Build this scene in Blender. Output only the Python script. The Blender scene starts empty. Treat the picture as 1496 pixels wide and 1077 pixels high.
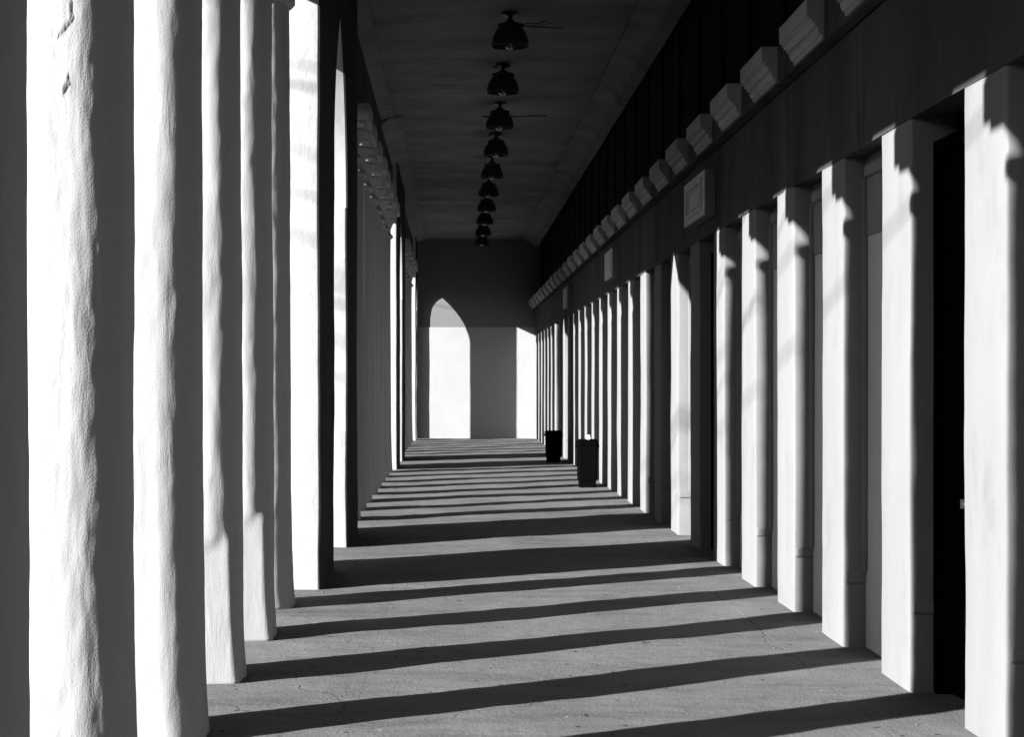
import bpy, bmesh, math, random
from mathutils import Vector, noise

S = bpy.context.scene
COL = bpy.context.collection
rad = math.radians
random.seed(7)

# ------------------------------------------------------------------ camera
F_PX, VPX, VPY, PW, PH = 2400.0, 662.0, 560.0, 1496.0, 1077.0
cam_d = bpy.data.cameras.new('camera')
cam = bpy.data.objects.new('camera', cam_d)
COL.objects.link(cam)
cam.location = (0, 0, 1.516)
cam.rotation_euler = (rad(90), 0, 0)
cam_d.sensor_width = 36.0
cam_d.lens = 36.0 * F_PX / PW
cam_d.shift_x = (PW / 2 - VPX) / PW
cam_d.shift_y = -(PH / 2 - VPY) / PW
cam_d.clip_start = 0.05
cam_d.clip_end = 1200
S.camera = cam

# ------------------------------------------------------------------ sky, sun, exposure
TAN_A = 0.595          # metres along the corridor per metre across it
DROP = 0.455           # fall of a sun ray per metre across the corridor
az = math.atan(TAN_A)
elev = math.atan(DROP * math.cos(az))
W = bpy.data.worlds.new('World')
S.world = W
W.use_nodes = True
nt = W.node_tree
nt.nodes.clear()
sky = nt.nodes.new('ShaderNodeTexSky')
sky.sky_type = 'NISHITA'
sky.sun_disc = False
sky.sun_elevation = elev
sky.sun_rotation = math.atan2(-math.cos(az), -math.sin(az))
bw = nt.nodes.new('ShaderNodeSeparateColor')     # red-filtered black and white: the sky's red channel as grey
bg = nt.nodes.new('ShaderNodeBackground')
bg.inputs['Strength'].default_value = 0.05
wo = nt.nodes.new('ShaderNodeOutputWorld')
nt.links.new(sky.outputs[0], bw.inputs[0])
nt.links.new(bw.outputs[0], bg.inputs['Color'])
nt.links.new(bg.outputs[0], wo.inputs[0])

sun_d = bpy.data.lights.new('sun', 'SUN')
sun_d.energy = 5.0
sun_d.angle = rad(0.5)
sun_d.color = (1.0, 1.0, 1.0)
sun = bpy.data.objects.new('sun', sun_d)
COL.objects.link(sun)
d = Vector((1.0, TAN_A, -DROP)).normalized()
sun.rotation_euler = d.to_track_quat('-Z', 'Y').to_euler()
sun.location = (-20, -12, 12)

S.view_settings.view_transform = 'Standard'
S.view_settings.look = 'None'
S.view_settings.gamma = 1.0
S.view_settings.use_curve_mapping = False
S.view_settings.exposure = 2.47


# ------------------------------------------------------------------ materials (black and white photograph: neutral greys)
def g(v):
    return (v, v, v, 1)


def material(name, base, vary=0.06, rough=0.95, spec=0.02, bump=0.0, bscale=20.0, stretch=(1, 1, 1),
             mscale=1.5, fine=0.0, fscale=160.0, stain=0.0, stain_scale=2.0, metallic=0.0):
    m = bpy.data.materials.new(name)
    m.use_nodes = True
    n = m.node_tree.nodes
    L = m.node_tree.links
    p = n['Principled BSDF']
    p.inputs['Roughness'].default_value = rough
    p.inputs['Specular IOR Level'].default_value = spec
    p.inputs['Metallic'].default_value = metallic
    ge = n.new('ShaderNodeNewGeometry')
    mp = n.new('ShaderNodeMapping')
    mp.inputs['Scale'].default_value = stretch
    L.new(ge.outputs['Position'], mp.inputs['Vector'])
    no = n.new('ShaderNodeTexNoise')
    no.inputs['Scale'].default_value = mscale
    no.inputs['Detail'].default_value = 8
    no.inputs['Roughness'].default_value = 0.62
    L.new(mp.outputs[0], no.inputs['Vector'])
    rp = n.new('ShaderNodeValToRGB')
    rp.color_ramp.elements[0].position = 0.3
    rp.color_ramp.elements[1].position = 0.7
    rp.color_ramp.elements[0].color = g(max(0.0, base * (1 - vary)))
    rp.color_ramp.elements[1].color = g(min(1.0, base * (1 + vary)))
    L.new(no.outputs['Fac'], rp.inputs[0])
    last = rp.outputs[0]
    if stain > 0:
        n2 = n.new('ShaderNodeTexNoise')
        n2.inputs['Scale'].default_value = stain_scale
        n2.inputs['Detail'].default_value = 6
        n2.inputs['Roughness'].default_value = 0.7
        L.new(mp.outputs[0], n2.inputs['Vector'])
        r2 = n.new('ShaderNodeValToRGB')
        r2.color_ramp.elements[0].position = 0.56
        r2.color_ramp.elements[1].position = 0.72
        r2.color_ramp.elements[0].color = g(1.0)
        r2.color_ramp.elements[1].color = g(1.0 - stain)
        L.new(n2.outputs['Fac'], r2.inputs[0])
        mx = n.new('ShaderNodeMix')
        mx.data_type = 'RGBA'
        mx.blend_type = 'MULTIPLY'
        mx.inputs['Factor'].default_value = 1.0
        L.new(last, mx.inputs['A'])
        L.new(r2.outputs[0], mx.inputs['B'])
        last = mx.outputs['Result']
    L.new(last, p.inputs['Base Color'])
    if bump > 0 or fine > 0:
        nb = n.new('ShaderNodeTexNoise')
        nb.inputs['Scale'].default_value = bscale
        nb.inputs['Detail'].default_value = 5
        nb.inputs['Roughness'].default_value = 0.6
        L.new(mp.outputs[0], nb.inputs['Vector'])
        b1 = n.new('ShaderNodeBump')
        b1.inputs['Strength'].default_value = 1.0
        b1.inputs['Distance'].default_value = bump
        nm = n.new('ShaderNodeTexNoise')
        nm.inputs['Scale'].default_value = 2.3
        nm.inputs['Detail'].default_value = 3
        L.new(ge.outputs['Position'], nm.inputs['Vector'])
        rm = n.new('ShaderNodeMapRange')
        rm.inputs['From Min'].default_value = 0.35
        rm.inputs['From Max'].default_value = 0.68
        rm.inputs['To Min'].default_value = 0.15
        rm.inputs['To Max'].default_value = 1.25
        L.new(nm.outputs['Fac'], rm.inputs['Value'])
        mm = n.new('ShaderNodeMath')
        mm.operation = 'MULTIPLY'
        L.new(nb.outputs['Fac'], mm.inputs[0])
        L.new(rm.outputs[0], mm.inputs[1])
        L.new(mm.outputs[0], b1.inputs['Height'])
        nf = n.new('ShaderNodeTexNoise')
        nf.inputs['Scale'].default_value = fscale
        nf.inputs['Detail'].default_value = 3
        L.new(ge.outputs['Position'], nf.inputs['Vector'])
        b2 = n.new('ShaderNodeBump')
        b2.inputs['Strength'].default_value = 1.0
        b2.inputs['Distance'].default_value = fine
        L.new(nf.outputs['Fac'], b2.inputs['Height'])
        L.new(b1.outputs[0], b2.inputs['Normal'])
        L.new(b2.outputs[0], p.inputs['Normal'])
    return m


M = {}
M['plaster'] = material('white_plaster', 0.235, 0.05, bump=0.0045, bscale=20, stretch=(1, 1, 0.16), fine=0.0012, fscale=170)
M['pier'] = material('white_pier_plaster', 0.27, 0.03, bump=0.006, bscale=10, stretch=(1, 1, 0.5), fine=0.001, stain=0.12, stain_scale=5)
M['wall'] = material('painted_wall', 0.12, 0.05, bump=0.004, bscale=8, stretch=(1, 1, 0.5), fine=0.0010, mscale=2.5, stain=0.14, stain_scale=3.2)
M['niche'] = material('niche_wall', 0.137, 0.10, bump=0.004, bscale=8, stretch=(1, 1, 0.4), fine=0.0008, mscale=3)
M['niche_pale'] = material('pale_niche_panel', 0.30, 0.06, bump=0.003, bscale=8, mscale=3)  # lower niche panel, paler than the panel above it
M['upper'] = material('grey_upper_wall', 0.043, 0.30, bump=0.004, bscale=7, stretch=(1, 1, 0.22), fine=0.0008, stain=0.7, stain_scale=2.6)
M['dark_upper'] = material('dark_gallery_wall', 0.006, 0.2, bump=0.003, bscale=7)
M['corbel'] = material('cornice_plaster', 0.24, 0.15, bump=0.004, bscale=30, fine=0.001)
M['ceiling'] = material('ceiling_plaster', 0.115, 0.30, bump=0.004, bscale=5, stretch=(0.6, 0.9, 1), mscale=1.2, stain=0.35, stain_scale=1.1)
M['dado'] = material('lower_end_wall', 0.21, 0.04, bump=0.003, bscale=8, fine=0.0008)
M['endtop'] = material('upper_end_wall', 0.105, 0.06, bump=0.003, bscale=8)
M['ground'] = material('dusty_ground', 0.07, 0.25, bump=0.02, bscale=6)
M['wood'] = material('black_door_wood', 0.002, 0.4, rough=0.95, spec=0.0, bump=0.002, bscale=14, stretch=(1, 1, 0.1))
M['metal'] = material('dark_metal', 0.012, 0.2, rough=0.45, spec=0.5)
M['glass'] = material('bulb_glass', 0.03, 0.02, rough=0.08, spec=0.8)
M['latch'] = material('worn_latch_metal', 0.12, 0.1, rough=0.4, metallic=0.7)
M['bin'] = material('black_bin_plastic', 0.0015, 0.2, rough=1.0, spec=0.0)
M['paper'] = material('white_paper', 0.75, 0.05)
M['sign'] = material('sign_panel', 0.36, 0.10, rough=0.7, mscale=6)
M['sign_side'] = material('sign_case', 0.12, 0.12, rough=0.7)
M['cove'] = material('cove_plaster', 0.125, 0.25, bump=0.004, bscale=9, stain=0.3, stain_scale=2)
M['dark_face'] = material('dark_corridor_face', 0.028, 0.25, bump=0.004, bscale=9, stretch=(1, 1, 0.4), stain=0.3, stain_scale=3)  # darker tone for slabs on the corridor side of piers and arches
M['rubber'] = material('cable_rubber', 0.03, 0.1)
M['pole'] = material('pole_wood', 0.12, 0.2)


def floor_material():
    m = material('worn_concrete', 0.083, 0.18, bump=0.008, bscale=9, mscale=1.3, fine=0.0035, fscale=60,
                 stretch=(1, 1, 1), stain=0.12, stain_scale=5)
    n = m.node_tree.nodes
    L = m.node_tree.links
    p = n['Principled BSDF']
    src = p.inputs['Base Color'].links[0].from_socket
    ge = n['Geometry'] if 'Geometry' in n else n.new('ShaderNodeNewGeometry')

    def overlay(prev, scale, lo, hi, val, detail=3, mapscale=(1, 1, 1), tex='noise'):
        mp = n.new('ShaderNodeMapping')
        mp.inputs['Scale'].default_value = mapscale
        L.new(ge.outputs['Position'], mp.inputs['Vector'])
        t = n.new('ShaderNodeTexNoise')
        t.inputs['Scale'].default_value = scale
        t.inputs['Detail'].default_value = detail
        t.inputs['Roughness'].default_value = 0.7
        L.new(mp.outputs[0], t.inputs['Vector'])
        r = n.new('ShaderNodeValToRGB')
        r.color_ramp.elements[0].position = lo
        r.color_ramp.elements[1].position = hi
        r.color_ramp.elements[0].color = g(0)
        r.color_ramp.elements[1].color = g(1)
        L.new(t.outputs['Fac'], r.inputs[0])
        mx = n.new('ShaderNodeMix')
        mx.data_type = 'RGBA'
        mx.blend_type = 'MIX'
        L.new(r.outputs[0], mx.inputs['Factor'])
        L.new(prev, mx.inputs['A'])
        mx.inputs['B'].default_value = g(val)
        return mx.outputs['Result']
    c = overlay(src, 1.7, 0.48, 0.70, 0.054, 7, (0.45, 1.7, 1))     # broad darker wear
    c = overlay(c, 2.3, 0.56, 0.74, 0.104, 7, (0.35, 1.5, 1))      # paler wear
    c = overlay(c, 19, 0.665, 0.685, 0.014, 3, (0.75, 0.6, 1))        # dark chips
    c = overlay(c, 13, 0.665, 0.70, 0.165, 5, (1.0, 0.5, 1))         # pale scuffs
    c = overlay(c, 120, 0.60, 0.72, 0.045, 2)                        # grit
    c = overlay(c, 95, 0.60, 0.72, 0.12, 2, (1.3, 0.8, 1))
    # hairline cracks, broken up by noise
    wn = n.new('ShaderNodeTexNoise')
    wn.inputs['Scale'].default_value = 3.0
    wn.inputs['Detail'].default_value = 5
    L.new(ge.outputs['Position'], wn.inputs['Vector'])
    va = n.new('ShaderNodeVectorMath')
    va.operation = 'MULTIPLY_ADD'
    L.new(wn.outputs['Color'], va.inputs[0])
    va.inputs[1].default_value = (0.35, 0.35, 0.0)
    L.new(ge.outputs['Position'], va.inputs[2])
    vo = n.new('ShaderNodeTexVoronoi')
    vo.feature = 'DISTANCE_TO_EDGE'
    vo.inputs['Scale'].default_value = 0.42
    L.new(va.outputs[0], vo.inputs['Vector'])
    lt = n.new('ShaderNodeMath')
    lt.operation = 'LESS_THAN'
    lt.inputs[1].default_value = 0.0011
    L.new(vo.outputs['Distance'], lt.inputs[0])
    mk = n.new('ShaderNodeTexNoise')
    mk.inputs['Scale'].default_value = 0.9
    mk.inputs['Detail'].default_value = 4
    L.new(ge.outputs['Position'], mk.inputs['Vector'])
    gt = n.new('ShaderNodeMath')
    gt.operation = 'GREATER_THAN'
    gt.inputs[1].default_value = 0.50
    L.new(mk.outputs['Fac'], gt.inputs[0])
    ml = n.new('ShaderNodeMath')
    ml.operation = 'MULTIPLY'
    L.new(lt.outputs[0], ml.inputs[0])
    L.new(gt.outputs[0], ml.inputs[1])
    mx = n.new('ShaderNodeMix')
    mx.data_type = 'RGBA'
    L.new(ml.outputs[0], mx.inputs['Factor'])
    L.new(c, mx.inputs['A'])
    mx.inputs['B'].default_value = g(0.035)
    L.new(mx.outputs['Result'], p.inputs['Base Color'])
    return m


M['floor'] = floor_material()


# ------------------------------------------------------------------ helpers
def tag(o, label=None, cat=None, group=None, kind=None):
    if label:
        o['label'] = label
    if cat:
        o['category'] = cat
    if group:
        o['group'] = group
    if kind:
        o['kind'] = kind
    return o


def empty(name, loc, label, cat, group=None):
    o = bpy.data.objects.new(name, None)
    o.empty_display_size = 0.2
    o.location = loc
    COL.objects.link(o)
    return tag(o, label, cat, group)


def link_mesh(name, bm, mat, parent=None, loc=None, smooth=False, autosmooth=None):
    bmesh.ops.recalc_face_normals(bm, faces=bm.faces)
    me = bpy.data.meshes.new(name)
    bm.to_mesh(me)
    bm.free()
    me.materials.append(M[mat])
    if smooth:
        for p in me.polygons:
            p.use_smooth = True
        if autosmooth:
            try:
                me.set_sharp_from_angle(angle=rad(autosmooth))
            except Exception:
                pass
    o = bpy.data.objects.new(name, me)
    COL.objects.link(o)
    if parent:
        o.parent = parent
    if loc is not None:
        o.location = loc
    return o


def copy_tree(o, parent=None):
    c = o.copy()
    COL.objects.link(c)
    c.parent = parent
    for ch in list(o.children):
        copy_tree(ch, c)
    return c


def box(bm, x0, x1, y0, y1, z0, z1, bev=0.0):
    r = bmesh.ops.create_cube(bm, size=1.0)
    vs = r['verts']
    for v in vs:
        v.co = Vector(((x0 + x1) / 2 + v.co.x * (x1 - x0), (y0 + y1) / 2 + v.co.y * (y1 - y0), (z0 + z1) / 2 + v.co.z * (z1 - z0)))
    if bev > 0:
        es = list({e for v in vs for e in v.link_edges})
        bmesh.ops.bevel(bm, geom=es, offset=bev, segments=2, affect='EDGES')


def wob(p, seed, amp, sc=1.3):
    q = Vector((p[0] * sc + seed * 7.31, p[1] * sc - seed * 3.7, p[2] * sc * 0.7 + seed * 1.9))
    return Vector((noise.noise(q), noise.noise(q + Vector((31, 5, 9))), noise.noise(q + Vector((3, 57, 21))))) * amp


def rounded_rect(x0, x1, y0, y1, r, step=0.12, arc=3):
    pts = []
    cs = [(x1 - r, y1 - r, 0), (x0 + r, y1 - r, 90), (x0 + r, y0 + r, 180), (x1 - r, y0 + r, 270)]
    for i, (cx, cy, a0) in enumerate(cs):
        for k in range(arc + 1):
            a = rad(a0 + 90 * k / arc)
            pts.append((cx + r * math.cos(a), cy + r * math.sin(a)))
        nx, ny, na = cs[(i + 1) % 4]
        ex, ey = nx + r * math.cos(rad(na)), ny + r * math.sin(rad(na))
        px, py = pts[-1]
        n = max(1, int(math.hypot(ex - px, ey - py) / step))
        for k in range(1, n):
            t = k / n
            pts.append((px + (ex - px) * t, py + (ey - py) * t))
    return pts


def sweep(bm, rings, cap=True):
    rows = []
    for ring in rings:
        rows.append([bm.verts.new(p) for p in ring])
    n = len(rows[0])
    for a, b in zip(rows, rows[1:]):
        for i in range(n):
            j = (i + 1) % n
            bm.faces.new((a[i], a[j], b[j], b[i]))
    if cap:
        bm.faces.new(list(reversed(rows[0])))
        bm.faces.new(rows[-1])


def prism(bm, pts, z0, z1, dz=0.12, seed=0, amp=0.006, sc=1.3, flare=0.0):
    n = max(1, int((z1 - z0) / dz))
    cx = sum(p[0] for p in pts) / len(pts)
    cy = sum(p[1] for p in pts) / len(pts)
    rings = []
    for k in range(n + 1):
        z = z0 + (z1 - z0) * k / n
        ring = []
        for (x, y) in pts:
            w = wob((x, y, z), seed, amp, sc) + wob((x, y, z), seed + 50, amp * 0.35, sc * 5)
            f = flare * math.exp(-(z - z0) / 0.25)
            dx, dy = x - cx, y - cy
            L = math.hypot(dx, dy) or 1
            ring.append((x + w.x + f * dx / L, y + w.y + f * dy / L, z))
        rings.append(ring)
    sweep(bm, rings)


def extrude_y(bm, prof, y0, y1, dy=0.6, seed=0, amp=0.0):
    """closed profile in x,z swept along y"""
    n = max(1, int((y1 - y0) / dy))
    rings = []
    for k in range(n + 1):
        y = y0 + (y1 - y0) * k / n
        ring = []
        for (x, z) in prof:
            w = wob((x, y, z), seed, amp, 0.9) if amp else Vector((0, 0, 0))
            ring.append((x + w.x, y, z + w.z))
        rings.append(ring)
    sweep(bm, rings)


def lathe(bm, prof, cx=0, cy=0, seg=24, cap=True):
    rings = []
    for (r, z) in prof:
        rings.append([(cx + r * math.cos(2 * math.pi * i / seg), cy + r * math.sin(2 * math.pi * i / seg), z) for i in range(seg)])
    sweep(bm, rings, cap)


def tube(bm, pts, r, seg=6):
    rings = []
    for i, p in enumerate(pts):
        p = Vector(p)
        a = Vector(pts[max(0, i - 1)])
        b = Vector(pts[min(len(pts) - 1, i + 1)])
        t = (b - a).normalized()
        up = Vector((0, 0, 1)) if abs(t.z) < 0.9 else Vector((1, 0, 0))
        u = t.cross(up).normalized()
        v = t.cross(u)
        rings.append([tuple(p + (u * math.cos(2 * math.pi * k / seg) + v * math.sin(2 * math.pi * k / seg)) * r) for k in range(seg)])
    sweep(bm, rings)


# ------------------------------------------------------------------ dimensions
XL = -0.985            # corridor face of the left piers
XR = 2.245             # face of the right pilasters
CX = -1.262            # axis of the columns
CR = 0.2085             # column radius
Y0, YE = -4.2, 45.0    # ends of the corridor
ZC = 5.47              # ceiling
ZB = 2.812              # underside of the grey band on the right wall
T = 0.92               # thickness of the left piers
PIT = 1.388            # bay

# ------------------------------------------------------------------ ground and floor
bm = bmesh.new()
bmesh.ops.create_grid(bm, x_segments=2, y_segments=2, size=600)
tag(link_mesh('ground', bm, 'ground', loc=(0, 20, -0.42)), kind='structure')

floor = bpy.data.objects.new('floor', None)
COL.objects.link(floor)
tag(floor, kind='structure')
bm = bmesh.new()
box(bm, -2.25, 2.9, Y0 - 0.6, YE + 0.6, -0.40, -0.03)
box(bm, -2.55, -2.251, Y0 - 0.6, YE + 0.6, -0.40, -0.20)
link_mesh('floor_base', bm, 'floor', floor)


def slab(x0, x1, y0, y1, dz, seed, jag=0.006):
    """one poured concrete bay: uneven top, ragged edges"""
    nx = max(2, int((x1 - x0) / 0.09))
    ny = max(2, int((y1 - y0) / (0.10 if y0 < 18 else 0.3)))
    b = bmesh.new()
    grid = []
    for j in range(ny + 1):
        row = []
        for i in range(nx + 1):
            x = x0 + (x1 - x0) * i / nx
            y = y0 + (y1 - y0) * j / ny
            z = dz + noise.noise(Vector((x * 0.9, y * 0.8, seed * 0.05))) * 0.014 + noise.noise(Vector((x * 2.6, y * 2.2, 4.2))) * 0.0055 + noise.noise(Vector((x * 7.1, y * 6.2, 1.2))) * 0.0030
            if i in (0, nx):
                x += noise.noise(Vector((y * 5, round(x0 if i == 0 else x1, 1), 2.0))) * jag
            if j in (0, ny):
                y += noise.noise(Vector((x * 5, y0, 8.0))) * jag
            row.append(b.verts.new((x, y, z)))
        grid.append(row)
    for j in range(ny):
        for i in range(nx):
            b.faces.new((grid[j][i], grid[j][i + 1], grid[j + 1][i + 1], grid[j + 1][i]))
    edge = [grid[0][i] for i in range(nx + 1)] + [grid[j][nx] for j in range(1, ny + 1)] + \
           [grid[ny][i] for i in range(nx - 1, -1, -1)] + [grid[j][0] for j in range(ny - 1, 0, -1)]
    low = [b.verts.new((v.co.x, v.co.y, -0.05)) for v in edge]
    for k in range(len(edge)):
        q = (k + 1) % len(edge)
        b.faces.new((edge[q], edge[k], low[k], low[q]))
    return link_mesh('floor_slab', b, 'floor', floor, smooth=True, autosmooth=30)


sy = [Y0 - 0.4, 2.1, 8.0, 14.3, 17.6, 21.4, 26.5, 32.4, 38.2, YE + 0.3]
for a, b_ in zip(sy, sy[1:]):
    slab(-2.22, -0.4515, a, b_ - 0.003, 0.0, 1)
    slab(-0.4505, 1.884, a + 0.0, b_ - 0.003, 0.0, 1)
    slab(1.890, 2.60, a, b_ - 0.003, 0.0, 2)


# loose grit and flakes lying on the concrete
bm = bmesh.new()
for i in range(170):
    y = 5.5 + 20 * random.random() ** 1.6
    x = random.uniform(-0.95, 2.2)
    r = random.uniform(0.002, 0.005) * (1 + y / 18)
    z = 0.008 + noise.noise(Vector((x * 0.9, y * 0.8, 0.05))) * 0.014 + noise.noise(Vector((x * 2.6, y * 2.2, 4.2))) * 0.0055
    rr = bmesh.ops.create_icosphere(bm, subdivisions=1, radius=r)
    sx, sy_, sz = random.uniform(0.8, 2.2), random.uniform(0.7, 1.5), random.uniform(0.5, 0.9)
    for v in rr['verts']:
        v.co = Vector((x + v.co.x * sx, y + v.co.y * sy_, z + v.co.z * sz - 0.006))
o = link_mesh('grit', bm, 'floor')
tag(o, 'fine grit scattered over the sunlit and shaded floor', 'grit', kind='stuff')

# ------------------------------------------------------------------ left colonnade
def in_poly(x, y, poly):
    c = False
    n = len(poly)
    for i in range(n):
        x1, y1 = poly[i]
        x2, y2 = poly[i - 1]
        if (y1 > y) != (y2 > y) and x < (x2 - x1) * (y - y1) / (y2 - y1) + x1:
            c = not c
    return c


FLAKES = [[(-87.4, 2.814), (-105.5, 2.729), (-99.7, 2.693), (-91.3, 2.672), (-77.7, 2.735), (-79.6, 2.803)],
          [(-91.3, 2.51), (-82.2, 2.548), (-80.3, 2.521), (-86, 2.485)]]


def column_bm(seed, seg=56, dz=0.045, patch=False, fine=True, hx=0.0, rc=0.15, flakes=()):
    bm = bmesh.new()
    H = 4.03 + hx
    n = int(H / dz)
    rings = []
    for k in range(n + 1):
        z = H * k / n - 0.01
        ring = []
        lean = 0.006 * noise.noise(Vector((seed * 3.3, z * 0.5, 1)))
        for i in range(seg):
            a = 2 * math.pi * i / seg
            ca, sa = math.cos(a), math.sin(a)
            r = CR + 0.022 * math.exp(-z / 0.28) - 0.008 * (z / H)
            w = noise.noise(Vector((ca * 0.9 + seed * 5.1, sa * 0.9, z * 0.8))) * 0.007
            w += noise.noise(Vector((ca * 2.2 + seed * 2.1, sa * 2.2, z * 2.2))) * 0.0034
            if fine:
                w += noise.noise(Vector((ca * 5 + seed, sa * 5, z * 7))) * 0.0021
                w += noise.noise(Vector((ca * 11 + seed, sa * 11, z * 14))) * 0.0012
            # rounded-square section: half width r, corner radius rc
            hh = r - rc
            ax, ay = abs(ca), abs(sa)
            if ay * r < ax * hh:
                rr = r / ax
            elif ax * r < ay * hh:
                rr = r / ay
            else:
                bq = (ax + ay) * hh
                rr = bq + math.sqrt(max(0.0, bq * bq - (2 * hh * hh - rc * rc)))
            rr += w
            for poly in flakes:
                if in_poly(math.degrees(a) - 360, z, poly):
                    rr += 0.005
            if patch:
                # foot squared to catch sun, imitating a lit patch under a slanting edge
                x = ca * CR
                edge = 0.76 + 0.5 * (x - 0.09)
                t = max(0.0, min(1.0, (edge - z) / 0.09))
                t = t * t * (3 - 2 * t)
                # wall of the flat side: normal (0.26,-0.96)
                dn = ca * 0.15 - sa * 0.989
                if dn > 0.25 or ca > 0.85:
                    rp = r * 1.20
                    if dn > 0.1:
                        rp = min(rp, 0.2075 / dn)
                    if ca > 0.1:
                        rp = min(rp, (0.2085 + 0.016 * math.exp(-z / 0.3)) / ca)
                    if sa > -0.05:
                        rp = rr
                    rr = rr * (1 - t) + (rp + w * 0.3) * t
            ring.append((rr * ca + lean, rr * sa, z))
        rings.append(ring)
    sweep(bm, rings)
    return bm


def capital_bms(seed, up=0.0):
    prof = [(0.190, 3.93), (0.214, 3.945), (0.232, 3.965), (0.232, 3.99), (0.214, 4.012), (0.196, 4.03), (0.192, 4.06),
            (0.196, 4.10), (0.208, 4.15), (0.228, 4.20), (0.256, 4.25), (0.276, 4.29), (0.284, 4.325)]
    prof = [(r + 0.010, z + up * min(1.0, (4.325 - z) / 0.25)) for r, z in prof]
    b1 = bmesh.new()
    lathe(b1, prof, seg=32)
    b2 = bmesh.new()
    box(b2, -0.295, 0.295, -0.295, 0.295, 4.322, 4.386, 0.008)
    b3 = bmesh.new()
    box(b3, -0.35, 0.35, -0.35, 0.35, 4.384, 4.572, 0.010)
    return b1, b2, b3


def build_column(seed, up=0.0, **kw):
    c = bpy.data.objects.new('column', None)
    COL.objects.link(c)
    link_mesh('shaft', column_bm(seed, hx=up, **kw), 'plaster', c, smooth=True)
    a, b, d_ = capital_bms(seed, up)
    bell = link_mesh('capital', a, 'plaster', c, smooth=True)
    link_mesh('neck_block', b, 'plaster', bell)
    link_mesh('abacus', d_, 'plaster', bell)
    return c


ordinal = ['first', 'second', 'third', 'fourth', 'fifth', 'sixth', 'seventh', 'eighth', 'ninth']
near_y = [1.42, 2.84, 4.28, 5.69, 7.08, 8.43, 9.82, 11.20]
near_dx = [0, 0, -0.065, -0.057, -0.031, -0.038, -0.027, -0.057]
near_desc = [None, None,
             'dark shaded edge of a round column cut by the left edge of the photo',
             'large white column nearest in full view at far left with flaked plaster near its top',
             'second large white column in view, just right of the column with flaked plaster',
             'slender looking white column third in view with a foot squared to catch the sun',
             'white column fourth in view with a foot squared to catch the sun, touching a dark floor stripe',
             'white column with a grey shaded front standing just before the bright square pier']
for i, y in enumerate(near_y):
    c = build_column(i + 1, up=0.14 if i == 7 else 0.09, patch=(i in (5, 6)), seg=240 if i == 3 else 110, dz=0.013 if i == 3 else 0.025,
                     rc=(0.15, 0.15, 0.17, 0.175, 0.165, 0.14, 0.15, 0.14)[i], flakes=FLAKES if i == 3 else ())
    c.location = (CX + near_dx[i], y, 0)
    lab = near_desc[i]
    if lab is None:
        lab = 'white plaster column standing beside the camera, outside the left frame edge'
    tag(c, lab, 'column', 'columns along the left side of the corridor')
far_protos = [build_column(20 + k, up=0.03, seg=36, dz=0.1, fine=False) for k in range(3)]
mid_y = [18.23 + 1.388 * k for k in range(8)]
end_y = [34.92 + 1.388 * k for k in range(6)]
used = 0
for grp, ys in (('middle', mid_y), ('far', end_y)):
    for k, y in enumerate(ys):
        if used < 3:
            c = far_protos[used]
        else:
            c = copy_tree(far_protos[used % 3])
        used += 1
        c.location = (CX + random.uniform(-0.008, 0.008), y, 0)
        if grp == 'middle':
            lab = 'white shaded column, %s one behind the narrow pointed arch in the middle colonnade' % ordinal[k]
        else:
            lab = 'small distant white column, %s of the far colonnade before the end wall' % ordinal[k]
        tag(c, lab, 'column', 'columns along the left side of the corridor')


# ------------------------------------------------------------------ left piers with pointed arches
def arch_curve(a, h, yc, zs, n=14):
    """pointed arch of two arcs from (yc-a,zs) over (yc,zs+h) to (yc+a,zs)"""
    R = (a * a + h * h) / (2 * a)
    pts = []
    for k in range(n + 1):
        t = k / n
        th = math.asin(h / R) * t
        pts.append((yc - a + (R - R * math.cos(th)), zs + R * math.sin(th)))
    right = [(2 * yc - y, z) for (y, z) in reversed(pts[:-1])]
    return pts + right


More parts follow.
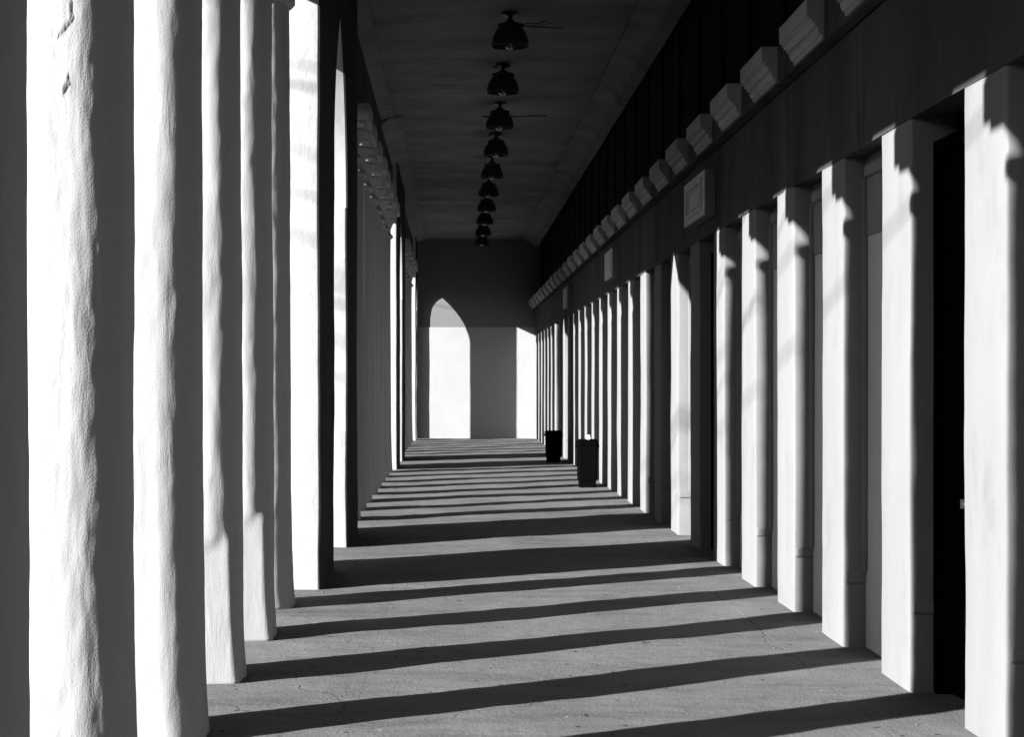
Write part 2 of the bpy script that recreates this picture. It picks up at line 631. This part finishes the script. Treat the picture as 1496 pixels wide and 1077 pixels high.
def arch_block(label, y0, p1, op, p2, apex, thick, seed, rise=None, p2_label=None):
    """pier, arched opening, pier"""
    t = empty('arched_wall', ((XL - thick / 2), y0, 0), label, 'arch', None)
    ox, oy = t.location.x, t.location.y

    def pr(name, a, b_, s):
        bm = bmesh.new()
        prism(bm, rounded_rect(XL - thick - ox, XL - ox, a - oy, b_ - oy, 0.016, 0.15), -0.01, ZC + 0.02, 0.14, s, 0.011, 1.0, 0.006)
        o_ = link_mesh(name, bm, 'pier', t, smooth=True, autosmooth=35)
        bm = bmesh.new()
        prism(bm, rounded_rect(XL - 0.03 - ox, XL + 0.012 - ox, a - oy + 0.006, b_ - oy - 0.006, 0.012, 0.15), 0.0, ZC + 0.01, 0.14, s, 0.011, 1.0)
        link_mesh('corridor_face', bm, 'dark_face', o_, smooth=True, autosmooth=35)
        return o_
    pr('pier', y0, y0 + p1, seed)
    pr('pier', y0 + p1 + op, y0 + p1 + op + p2, seed + 1)
    a = op / 2
    h = rise or 1.9 * a
    yc = y0 + p1 + a
    zs = apex - h
    curve = arch_curve(a, h, yc, zs)
    bm = bmesh.new()
    nx = 4
    rings = []
    poly_n = len(curve)
    rows = []
    for i in range(nx + 1):
        x = (XL - thick + 0.006) + (thick - 0.012) * i / nx - ox
        lowr, topr = [], []
        for (y, z) in curve:
            w = wob((x + ox, y, z), seed + 9, 0.008, 2.0)
            lowr.append(bm.verts.new((x, y - oy + w.y, z + w.z)))
            topr.append(bm.verts.new((x, y - oy, ZC + 0.015)))
        rows.append((lowr, topr))
    for (l0, t0), (l1, t1) in zip(rows, rows[1:]):
        for k in range(poly_n - 1):
            bm.faces.new((l0[k], l0[k + 1], l1[k + 1], l1[k]))
            bm.faces.new((t0[k], t1[k], t1[k + 1], t0[k + 1]))
    for side in (0, -1):
        lo, to = rows[side]
        for k in range(poly_n - 1):
            bm.faces.new((lo[k], lo[k + 1], to[k + 1], to[k]))
    sp = link_mesh('pointed_arch', bm, 'pier', t, smooth=True, autosmooth=30)
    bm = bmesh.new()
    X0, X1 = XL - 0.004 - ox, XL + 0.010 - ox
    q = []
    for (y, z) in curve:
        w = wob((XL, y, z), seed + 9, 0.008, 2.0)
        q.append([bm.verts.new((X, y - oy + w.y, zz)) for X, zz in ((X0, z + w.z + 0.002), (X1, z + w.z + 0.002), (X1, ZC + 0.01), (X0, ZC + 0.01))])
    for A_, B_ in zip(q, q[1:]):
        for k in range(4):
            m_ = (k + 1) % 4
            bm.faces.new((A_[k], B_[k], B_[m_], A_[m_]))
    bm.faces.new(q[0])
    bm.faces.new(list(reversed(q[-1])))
    link_mesh('corridor_face', bm, 'dark_face', sp, smooth=True, autosmooth=30)
    return t


arch_block('bright white pier and narrow pointed arch in the left row, nearest of the arches in view', 12.05, 1.40, 1.72, 1.51, 4.77, T, 3)
arch_block('distant bright white pier with a thin slit of pointed arch halfway down the left row', 28.71, 1.40, 1.72, 1.51, 4.77, T, 13)
arch_block('farthest small pointed arch beside the end wall on the left', YE - 1.624, 0.40, 1.02, 0.2, 4.48, 0.62, 23)
arch_block('arched wall behind the camera on the left', -3.9, 1.4, 1.72, 1.4, 4.77, T, 33)


# beams over the columns
def beam(y0, y1, label):
    bm = bmesh.new()
    extrude_y(bm, [(-1.612, 4.575), (-1.075, 4.575), (-1.06, 4.60), (-1.06, ZC - 0.01), (-1.612, ZC - 0.01)], y0, y1, 0.5, 2, 0.0)
    o = link_mesh('lintel_beam', bm, 'upper')
    o.location = (0, 0, 0)
    return tag(o, label, 'beam', 'beams over the left columns')


beam(0.72, 12.05, 'dark beam carried by the nearest row of left columns, mostly above the photo edge')
beam(16.68, 28.71, 'dark beam on the square capitals of the middle left columns')
beam(33.34, YE - 1.624, 'short dark beam over the far left columns near the end wall')

# ------------------------------------------------------------------ ceiling, roof, coves
bm = bmesh.new()
box(bm, -2.05, 6.0, Y0 - 0.4, YE + 0.5, ZC + 0.02, ZC + 0.55)
link = link_mesh('roof', bm, 'upper')
tag(link, 'flat concrete roof slab over the corridor', 'roof')
bm = bmesh.new()
nx, ny = 14, 160
rows = []
for j in range(ny + 1):
    y = Y0 + (YE + 0.01 - Y0) * j / ny
    row = []
    for i in range(nx + 1):
        x = -1.06 + 3.6 * i / nx
        z = ZC + noise.noise(Vector((x * 0.4, y * 0.9, 0))) * 0.010 + noise.noise(Vector((x * 0.7, y * 2.6, 7))) * 0.004 - 0.004
        row.append(bm.verts.new((x, y, z)))
    rows.append(row)
for j in range(ny):
    for i in range(nx):
        bm.faces.new((rows[j][i], rows[j + 1][i], rows[j + 1][i + 1], rows[j][i + 1]))
ceil = link_mesh('ceiling', bm, 'ceiling', smooth=True)
tag(ceil, kind='structure')


def cove_prof(xw, xi, zb, zt, out=1):
    """xw wall side, xi ceiling side"""
    pts = [(xw, zb)]
    n = 6
    bx = xw + (xi - xw) * 0.32
    pts.append((bx, zb))
    pts.append((bx, zb + 0.02))
    for k in range(n + 1):
        t = k / n * math.pi / 2
        pts.append((bx + (xi - bx) * (1 - math.cos(t)), zb + 0.02 + (zt - 0.034 - zb - 0.02) * math.sin(t)))
    pts.append((xi, zt + 0.03))
    pts.append((xw, zt + 0.03))
    return pts


bm = bmesh.new()
extrude_y(bm, cove_prof(2.32, 1.91, 5.25, ZC), Y0, 26.2, 0.5, 5, 0.006)
o = link_mesh('ceiling_cove', bm, 'cove', smooth=True, autosmooth=40)
tag(o, 'long curved plaster cove between ceiling and right wall, near length', 'cove')
bm = bmesh.new()
extrude_y(bm, cove_prof(2.32, 1.885, 5.25, ZC), 26.2, YE, 0.5, 6, 0.006)
o = link_mesh('ceiling_cove', bm, 'cove', smooth=True, autosmooth=40)
tag(o, 'curved plaster cove at top of the right wall, far length reaching the end wall', 'cove')
bm = bmesh.new()
extrude_y(bm, cove_prof(-1.30, -0.88, 5.25, ZC), Y0, 24.2, 0.5, 7, 0.006)
o = link_mesh('ceiling_cove', bm, 'cove', smooth=True, autosmooth=40)
tag(o, 'curved cove above the left columns, near length ending in a blunt stop', 'cove')
bm = bmesh.new()
extrude_y(bm, cove_prof(-1.22, -0.77, 5.24, ZC), 24.2, YE, 0.5, 8, 0.006)
o = link_mesh('ceiling_cove', bm, 'cove', smooth=True, autosmooth=40)
tag(o, 'curved cove above the left arches, far length starting after the blunt stop', 'cove')

# ------------------------------------------------------------------ end walls
t = empty('end_wall', (0.6, YE, 0), 'end wall of the corridor, dark above and pale below, with arched sunlight on it', 'wall')
bm = bmesh.new()
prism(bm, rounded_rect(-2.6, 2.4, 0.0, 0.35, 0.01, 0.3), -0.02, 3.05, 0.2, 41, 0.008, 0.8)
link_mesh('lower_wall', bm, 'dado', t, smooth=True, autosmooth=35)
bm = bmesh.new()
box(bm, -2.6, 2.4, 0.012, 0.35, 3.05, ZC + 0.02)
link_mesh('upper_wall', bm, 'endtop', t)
t = empty('back_wall', (0.6, Y0, 0), 'wall closing the corridor behind the camera', 'wall')
bm = bmesh.new()
box(bm, -2.6, 2.4, -0.35, 0.0, -0.3, ZC + 0.02)
link_mesh('wall_face', bm, 'niche', t)

# ------------------------------------------------------------------ right wall
wall = empty('arcaded_wall', (XR, 20, 0), 'long right wall of white pilasters and shallow niches under a grey band with cornice blocks', 'wall')
WX, WY = XR, 20.0


def wl(name, bm, mat, parent=wall, smooth=False, autosmooth=None):
    bmesh.ops.translate(bm, verts=bm.verts, vec=(-WX, -WY, 0))
    return link_mesh(name, bm, mat, parent, smooth=smooth, autosmooth=autosmooth)


PW_ = 0.56
ks = range(-7, 28)
doors = {0, 5, 17}
for k in ks:
    yf = 7.22 + PIT * k
    yn = yf - PW_
    if yn > YE - 0.1:
        continue
    yf2 = min(yf, YE)
    near = k < 10
    bm = bmesh.new()
    prism(bm, rounded_rect(XR, 2.50, yn, yf2, 0.014, 0.14 if near else 0.5, 3 if near else 2), -0.02, ZB + 0.01, 0.1 if near else 0.3, 100 + k, 0.007, 1.4)
    p = wl('pilaster', bm, 'wall', smooth=True, autosmooth=35)
    bm = bmesh.new()
    zb_ = 0.40 + random.uniform(-0.015, 0.015)
    ex = random.uniform(0.002, 0.006)
    prism(bm, rounded_rect(XR + 0.006, 2.50, yn - 0.003 - ex, yf2 + ex, 0.020, 0.2, 4), zb_ - 0.03, zb_ + 0.03, 0.012, 200 + k, 0.006, 3.0)
    wl('plinth_bead', bm, 'wall', p, smooth=True)
    # the recess beyond this pilaster
    ya, yb = yf, min(yf + PIT - PW_, YE)
    if yb - ya < 0.2:
        continue
    if k in doors:
        d_ = bpy.data.objects.new('door', None)
        COL.objects.link(d_)
        d_.parent = wall
        d_['label'] = 'black wooden door set deep in its opening'
        # planks
        npl = 6
        w = (yb - ya - 0.10) / npl
        for q in range(npl):
            bm = bmesh.new()
            box(bm, 2.400 + 0.004 * (q % 2), 2.44, ya + 0.05 + q * w + 0.003, ya + 0.05 + (q + 1) * w - 0.003, 0.02, 2.62, 0.004)
            wl('plank', bm, 'wood', d_)
        for z in (0.35, 1.25, 2.15):
            bm = bmesh.new()
            box(bm, 2.380, 2.400, ya + 0.06, yb - 0.06, z, z + 0.11, 0.004)
            wl('rail', bm, 'wood', d_)
        bm = bmesh.new()
        box(bm, 2.352, 2.47, ya - 0.004, ya + 0.048, 0, 2.70, 0.004)
        box(bm, 2.352, 2.47, yb - 0.048, yb + 0.004, 0, 2.70, 0.004)
        box(bm, 2.354, 2.47, ya + 0.049, yb - 0.049, 2.63, 2.70, 0.004)
        wl('frame', bm, 'wood', d_)
        bm = bmesh.new()
        box(bm, 2.372, 2.380, ya + 0.37, ya + 0.44, 0.945, 0.962, 0.003)
        box(bm, 2.362, 2.380, ya + 0.42, ya + 0.436, 0.93, 0.975, 0.003)
        wl('latch', bm, 'latch', d_)
        bm = bmesh.new()
        box(bm, 2.47, 2.50, ya - 0.02, yb + 0.02, -0.02, ZB + 0.02)
        wl('door_backing', bm, 'wood')
    else:
        bm = bmesh.new()
        prism(bm, rounded_rect(2.372, 2.47, ya - 0.02, yb + 0.02, 0.01, 0.25, 2), -0.02, 2.355, 0.3, 300 + k, 0.005, 1.2)
        n_ = wl('niche_panel', bm, 'niche_pale', smooth=True, autosmooth=35)
        bm = bmesh.new()
        box(bm, 2.366, 2.47, ya - 0.02, yb + 0.02, 2.357, ZB + 0.01)
        wl('transom_panel', bm, 'niche')
        bm = bmesh.new()
        box(bm, 2.345, 2.372, yb - 0.045, yb + 0.004, 0.43, 2.70, 0.007)
        box(bm, 2.345, 2.372, ya - 0.004, ya + 0.045, 0.43, 2.70, 0.007)
        box(bm, 2.347, 2.372, ya + 0.046, yb - 0.046, 2.69, 2.76, 0.007)
        wl('niche_moulding', bm, 'niche')

# core, band, cornice blocks, gallery
bm = bmesh.new()
box(bm, 2.50, 3.0, Y0 - 0.4, YE + 0.4, -0.3, ZC + 0.02)
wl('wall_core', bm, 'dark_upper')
bm = bmesh.new()
XB = 2.2405
extrude_y(bm, [(XB, ZB), (2.50, ZB), (2.50, 3.505), (XB, 3.505)], Y0, YE, 0.25, 61, 0.006)
wl('grey_band', bm, 'upper', smooth=True, autosmooth=35)
bm = bmesh.new()
extrude_y(bm, [(2.165, 3.512), (2.239, 3.512), (2.239, 3.75), (2.165, 3.75)], Y0, YE, 0.3, 62, 0.003)
wl('ledge', bm, 'upper')
prof = [(2.17, 3.530), (2.150, 3.530), (2.146, 3.556), (2.138, 3.556), (2.126, 3.574), (2.122, 3.592), (2.122, 3.604), (2.106, 3.604),
        (2.106, 3.620), (2.086, 3.634), (2.084, 3.648), (2.072, 3.648), (2.072, 3.664), (2.060, 3.664), (2.058, 3.765), (2.17, 3.765)]
CB = None
for j in range(-9, 27):
    ya = 9.58 + 1.378 * j
    yb = ya + 0.84
    if ya < Y0 or yb > YE - 0.05:
        continue
    if CB is None:
        bm = bmesh.new()
        extrude_y(bm, [(x - WX, z) for x, z in prof], 0, 0.81, 0.12, 71, 0.0022)
        CB = link_mesh('cornice_block', bm, 'corbel', wall)
        CB.location = (0, ya - WY, 0)
    else:
        c = CB.copy()
        COL.objects.link(c)
        c.location = (random.uniform(-0.004, 0.004), ya - WY, random.uniform(-0.005, 0.005))
for j in range(-9, 27):
    ya = 9.75 + 1.378 * j
    if ya < Y0 or ya + 0.4 > YE:
        continue
    bm = bmesh.new()
    prism(bm, rounded_rect(2.385, 2.50, ya + 0.70, ya + 1.02, 0.02, 0.4, 3), 3.75, ZC - 0.12, 0.4, 400 + j, 0.004, 1.0)
    wl('gallery_pilaster', bm, 'dark_upper', smooth=True, autosmooth=35)
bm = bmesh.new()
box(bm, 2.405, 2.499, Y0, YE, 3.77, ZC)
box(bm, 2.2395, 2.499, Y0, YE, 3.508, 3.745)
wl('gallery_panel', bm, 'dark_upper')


# ------------------------------------------------------------------ sign boxes on the right wall
def sign_box(y0, ln, label):
    t = empty('sign_box', (XB, y0 + ln / 2, 2.955), label, 'sign', 'framed sign boxes on the grey wall band')
    h = 0.395
    bm = bmesh.new()
    box(bm, -0.085, 0.0, -ln / 2, ln / 2, 0, h, 0.004)
    link_mesh('case', bm, 'sign_side', t)
    bm = bmesh.new()
    box(bm, -0.098, -0.0855, -ln / 2 + 0.006, ln / 2 - 0.006, 0.004, h - 0.004, 0.003)
    link_mesh('face_board', bm, 'sign', t)
    bm = bmesh.new()
    for f, th, dx in ((0.14, 0.035, 0.012), (0.27, 0.02, 0.010)):
        yy = ln / 2 * (1 - f * 1.6)
        z0, z1 = h * f, h * (1 - f)
        X0, X1 = -0.0985 - dx, -0.0985
        box(bm, X0, X1, -yy, yy, z0, z0 + th, 0.002)
        box(bm, X0, X1, -yy, yy, z1 - th, z1, 0.002)
        box(bm, X0 + 0.001, X1, -yy, -yy + th * 2, z0 + th, z1 - th)
        box(bm, X0 + 0.001, X1, yy - th * 2, yy, z0 + th, z1 - th)
    link_mesh('raised_frame', bm, 'sign', t)
    return t


sign_box(14.03, 1.22, 'largest nearest sign box with nested square frames above the dark door')
sign_box(22.2, 1.05, 'middle sign box, smaller in view, on the wall band between the other two')
sign_box(31.0, 1.0, 'farthest tiny sign box on the wall band above the far door')


# ------------------------------------------------------------------ ceiling lamps
def lamp_proto():
    t = bpy.data.objects.new('ceiling_lamp', None)
    COL.objects.link(t)
    bm = bmesh.new()
    lathe(bm, [(0.085, 0.0), (0.085, -0.025), (0.05, -0.035), (0.022, -0.045), (0.022, -0.10), (0.05, -0.11)], seg=20)
    link_mesh('canopy', bm, 'metal', t)
    bm = bmesh.new()
    out = [(0.045, -0.085), (0.070, -0.105), (0.112, -0.125), (0.138, -0.128), (0.140, -0.155), (0.128, -0.170), (0.152, -0.19), (0.176, -0.235), (0.192, -0.285), (0.200, -0.345), (0.206, -0.36)]
    inn = [(0.200, -0.36), (0.194, -0.345), (0.186, -0.285), (0.168, -0.235), (0.142, -0.19), (0.05, -0.14)]
    lathe(bm, out + inn, seg=32)
    sh = link_mesh('lamp_shade', bm, 'metal', t, smooth=True, autosmooth=30)
    bm = bmesh.new()
    lathe(bm, [(0.02, -0.19), (0.03, -0.24), (0.055, -0.29), (0.066, -0.33), (0.058, -0.365), (0.03, -0.388), (0.006, -0.393)], seg=20)
    link_mesh('bulb', bm, 'glass', sh, smooth=True)
    return t


LP = lamp_proto()
xs = [0.60, 0.608, 0.615, 0.655, 0.675, 0.68, 0.68, 0.70, 0.712, 0.73, 0.75]
where = ['topmost ceiling lamp, only its bottom rim showing at the top edge of the photo',
         'highest fully visible dome lamp, with crooked wires sticking out to its right',
         'second full dome lamp from the top, hanging clear with a bare bulb glint',
         'third full dome lamp, with one straight thin arm pointing right',
         'fourth dome lamp from the top, just below the one with the straight arm',
         'fifth dome lamp down the ceiling row, hanging in the shaded ceiling stretch',
         'sixth dome lamp down the ceiling row, overlapping the seventh',
         'seventh dome lamp down the ceiling row, overlapping its neighbours',
         'eighth dome lamp down the row, small, third last before the end wall',
         'ninth dome lamp down the row, tiny, against the lit end of the ceiling',
         'last and smallest dome lamp, dark against the end wall top']
lamps = []
for i in range(11):
    y = 14.71 + 2.79 * i
    c = LP if i == 0 else copy_tree(LP)
    c.location = (xs[i], y, ZC - 0.004)
    tag(c, where[i], 'lamp', 'dome lamps hanging in a row from the ceiling')
    lamps.append(c)
for idx, paths in ((1, [[(0.10, 0, -0.13), (0.2, 0.0, -0.115), (0.3, 0.01, -0.12), (0.36, 0, -0.09), (0.43, 0, -0.115)],
                        [(0.10, 0, -0.14), (0.22, 0.0, -0.145), (0.34, 0.01, -0.15), (0.45, 0, -0.165), (0.56, 0, -0.168)],
                        [(0.2, 0, -0.145), (0.3, 0, -0.155), (0.36, 0.0, -0.14)]]),
                   (3, [[(0.10, 0, -0.19), (0.25, 0.0, -0.205), (0.38, 0.01, -0.19), (0.6, 0, -0.19), (0.66, 0, -0.185)],
                        [(-0.10, 0, -0.20), (-0.2, 0, -0.20), (-0.24, 0, -0.205)]])):
    b = bmesh.new()
    for q, pth in enumerate(paths):
        tube(b, pth, 0.009 if idx == 1 else 0.012, 6)
    link_mesh('loose_wire', b, 'metal', lamps[idx])
for idx in (2, 4):
    b = bmesh.new()
    tube(b, [(-0.12, 0, -0.04), (-0.05, 0.02, -0.03), (0.04, 0.0, -0.045), (0.1, 0, -0.025)], 0.014, 6)
    link_mesh('wire_knot', b, 'metal', lamps[idx])


# ------------------------------------------------------------------ litter bins
def bin_thing(x, y, w, h, label):
    t = empty('litter_bin', (x, y, 0), label, 'bin', 'black litter bins by the right wall')
    a = w / 2
    bm = bmesh.new()
    prism(bm, rounded_rect(-a * 0.78, a * 0.78, -a * 0.78, a * 0.78, 0.02, 0.2, 2), 0.0, h * 0.16, 0.05, 1, 0.0)
    link_mesh('foot', bm, 'bin', t)
    bm = bmesh.new()
    pts = rounded_rect(-a * 0.94, a * 0.94, -a * 0.94, a * 0.94, 0.03, 0.2, 3)
    sweep(bm, [[(px * s, py * s, z) for px, py in pts] for z, s in ((h * 0.15, 0.93), (h * 0.5, 0.97), (h * 0.9, 1.0))])
    link_mesh('body', bm, 'bin', t)
    bm = bmesh.new()
    prism(bm, rounded_rect(-a, a, -a, a, 0.03, 0.2, 3), h * 0.90, h * 0.965, 0.03, 1, 0.001)
    prism(bm, rounded_rect(-a * 0.86, a * 0.86, -a * 0.86, a * 0.86, 0.05, 0.2, 3), h * 0.964, h, 0.03, 1, 0.001)
    lid = link_mesh('lid', bm, 'bin', t)
    bm = bmesh.new()
    box(bm, -a - 0.02, -a + 0.006, -0.04, 0.04, h * 0.83, h * 0.89, 0.006)
    link_mesh('handle', bm, 'bin', t)
    bm = bmesh.new()
    box(bm, a - 0.006, a + 0.02, -0.04, 0.04, h * 0.83, h * 0.89, 0.006)
    link_mesh('handle', bm, 'bin', t)
    return t


bin_thing(1.95, 23.9, 0.31, 0.70, 'nearer black litter bin on the floor stripes with crumpled paper on its lid')
bin_thing(1.935, 31.7, 0.33, 0.60, 'farther smaller black litter bin beside the right wall')
bm = bmesh.new()
bmesh.ops.create_icosphere(bm, subdivisions=3, radius=0.034)
for v in bm.verts:
    n_ = noise.noise(v.co * 45) * 0.03
    v.co = v.co + v.co.normalized() * n_
    v.co.z *= 1.0
    v.co.x *= 0.8
o = link_mesh('crumpled_paper', bm, 'paper', loc=(1.97, 23.87, 0.726))
tag(o, 'crumpled white paper lying on the lid of the nearer bin', 'litter')

# ------------------------------------------------------------------ overhead cables and poles outside (their shadows cross the plaster)
def cable(p, direction, length0, length1, label, r=0.011):
    p = Vector(p)
    dv = Vector(direction).normalized()
    a = p - dv * length0
    b = p + dv * length1
    pts = [tuple(a + (b - a) * (i / 24) - Vector((0, 0, 0.12 * 4 * (i / 24) * (1 - i / 24)))) for i in range(25)]
    bm = bmesh.new()
    tube(bm, pts, r, 6)
    o = link_mesh('overhead_cable', bm, 'rubber')
    tag(o, label, 'cable', 'cables crossing the street outside')
    return a, b


def toward_sun(pt, L):
    return (pt[0] - L, pt[1] - TAN_A * L, pt[2] + DROP * L)


cable(toward_sun((XR, 7.0, 2.75), 12), (-1, 1.38, 0.0), 13, 9, 'black cable outside throwing the faint slanting shadow high on the near pilasters')
cable(toward_sun((XR, 9.8, 2.75), 12.5), (-1, 1.30, 0.02), 16, 9, 'black cable outside throwing the slanting shadow on the third lit pilaster')
cable(toward_sun((XL, 12.05, 3.95), 9), (-1, 0.7, -0.15), 9, 9, 'pair cable outside shading the upper bright pier face', 0.010)
cable(toward_sun((XL, 12.05, 3.80), 9), (-1, 0.7, -0.15), 9, 9, 'lower cable outside shading the bright pier face', 0.014)
cable(toward_sun((XL, 12.05, 3.0), 8), (-1, 0.7, -0.10), 9, 9, 'lowest cable outside shading the bright pier face', 0.008)
cable(toward_sun((0.4, YE, 3.6), 9), (-1, 0.5, 0), 9, 9, 'far cable outside shading the arched light on the end wall', 0.009)

# ------------------------------------------------------------------ unseen low building, added to block sky and keep the ground outside dark
t = empty('added_sky_blocker', (-16.5, 22, -0.42), 'long low building added out of view on the left to block sky and shade the ground', 'building')
bm = bmesh.new()
box(bm, -4.0, 0.0, -60, 60, 0, 6.1)
link_mesh('wall', bm, 'upper', t)
bm = bmesh.new()
box(bm, -4.3, 0.25, -60.3, 60.3, 6.102, 6.30)
link_mesh('roof', bm, 'upper', t)
wbm = None
for i in range(24):
    y = -57.5 + i * 5
    if wbm is None:
        bm = bmesh.new()
        box(bm, -0.05, 0.03, -0.6, 0.6, 1.0, 2.6, 0.01)
        wbm = link_mesh('window', bm, 'wood', t, loc=(0, y, 0))
    else:
        c = wbm.copy()
        COL.objects.link(c)
        c.location = (0, y, 0)
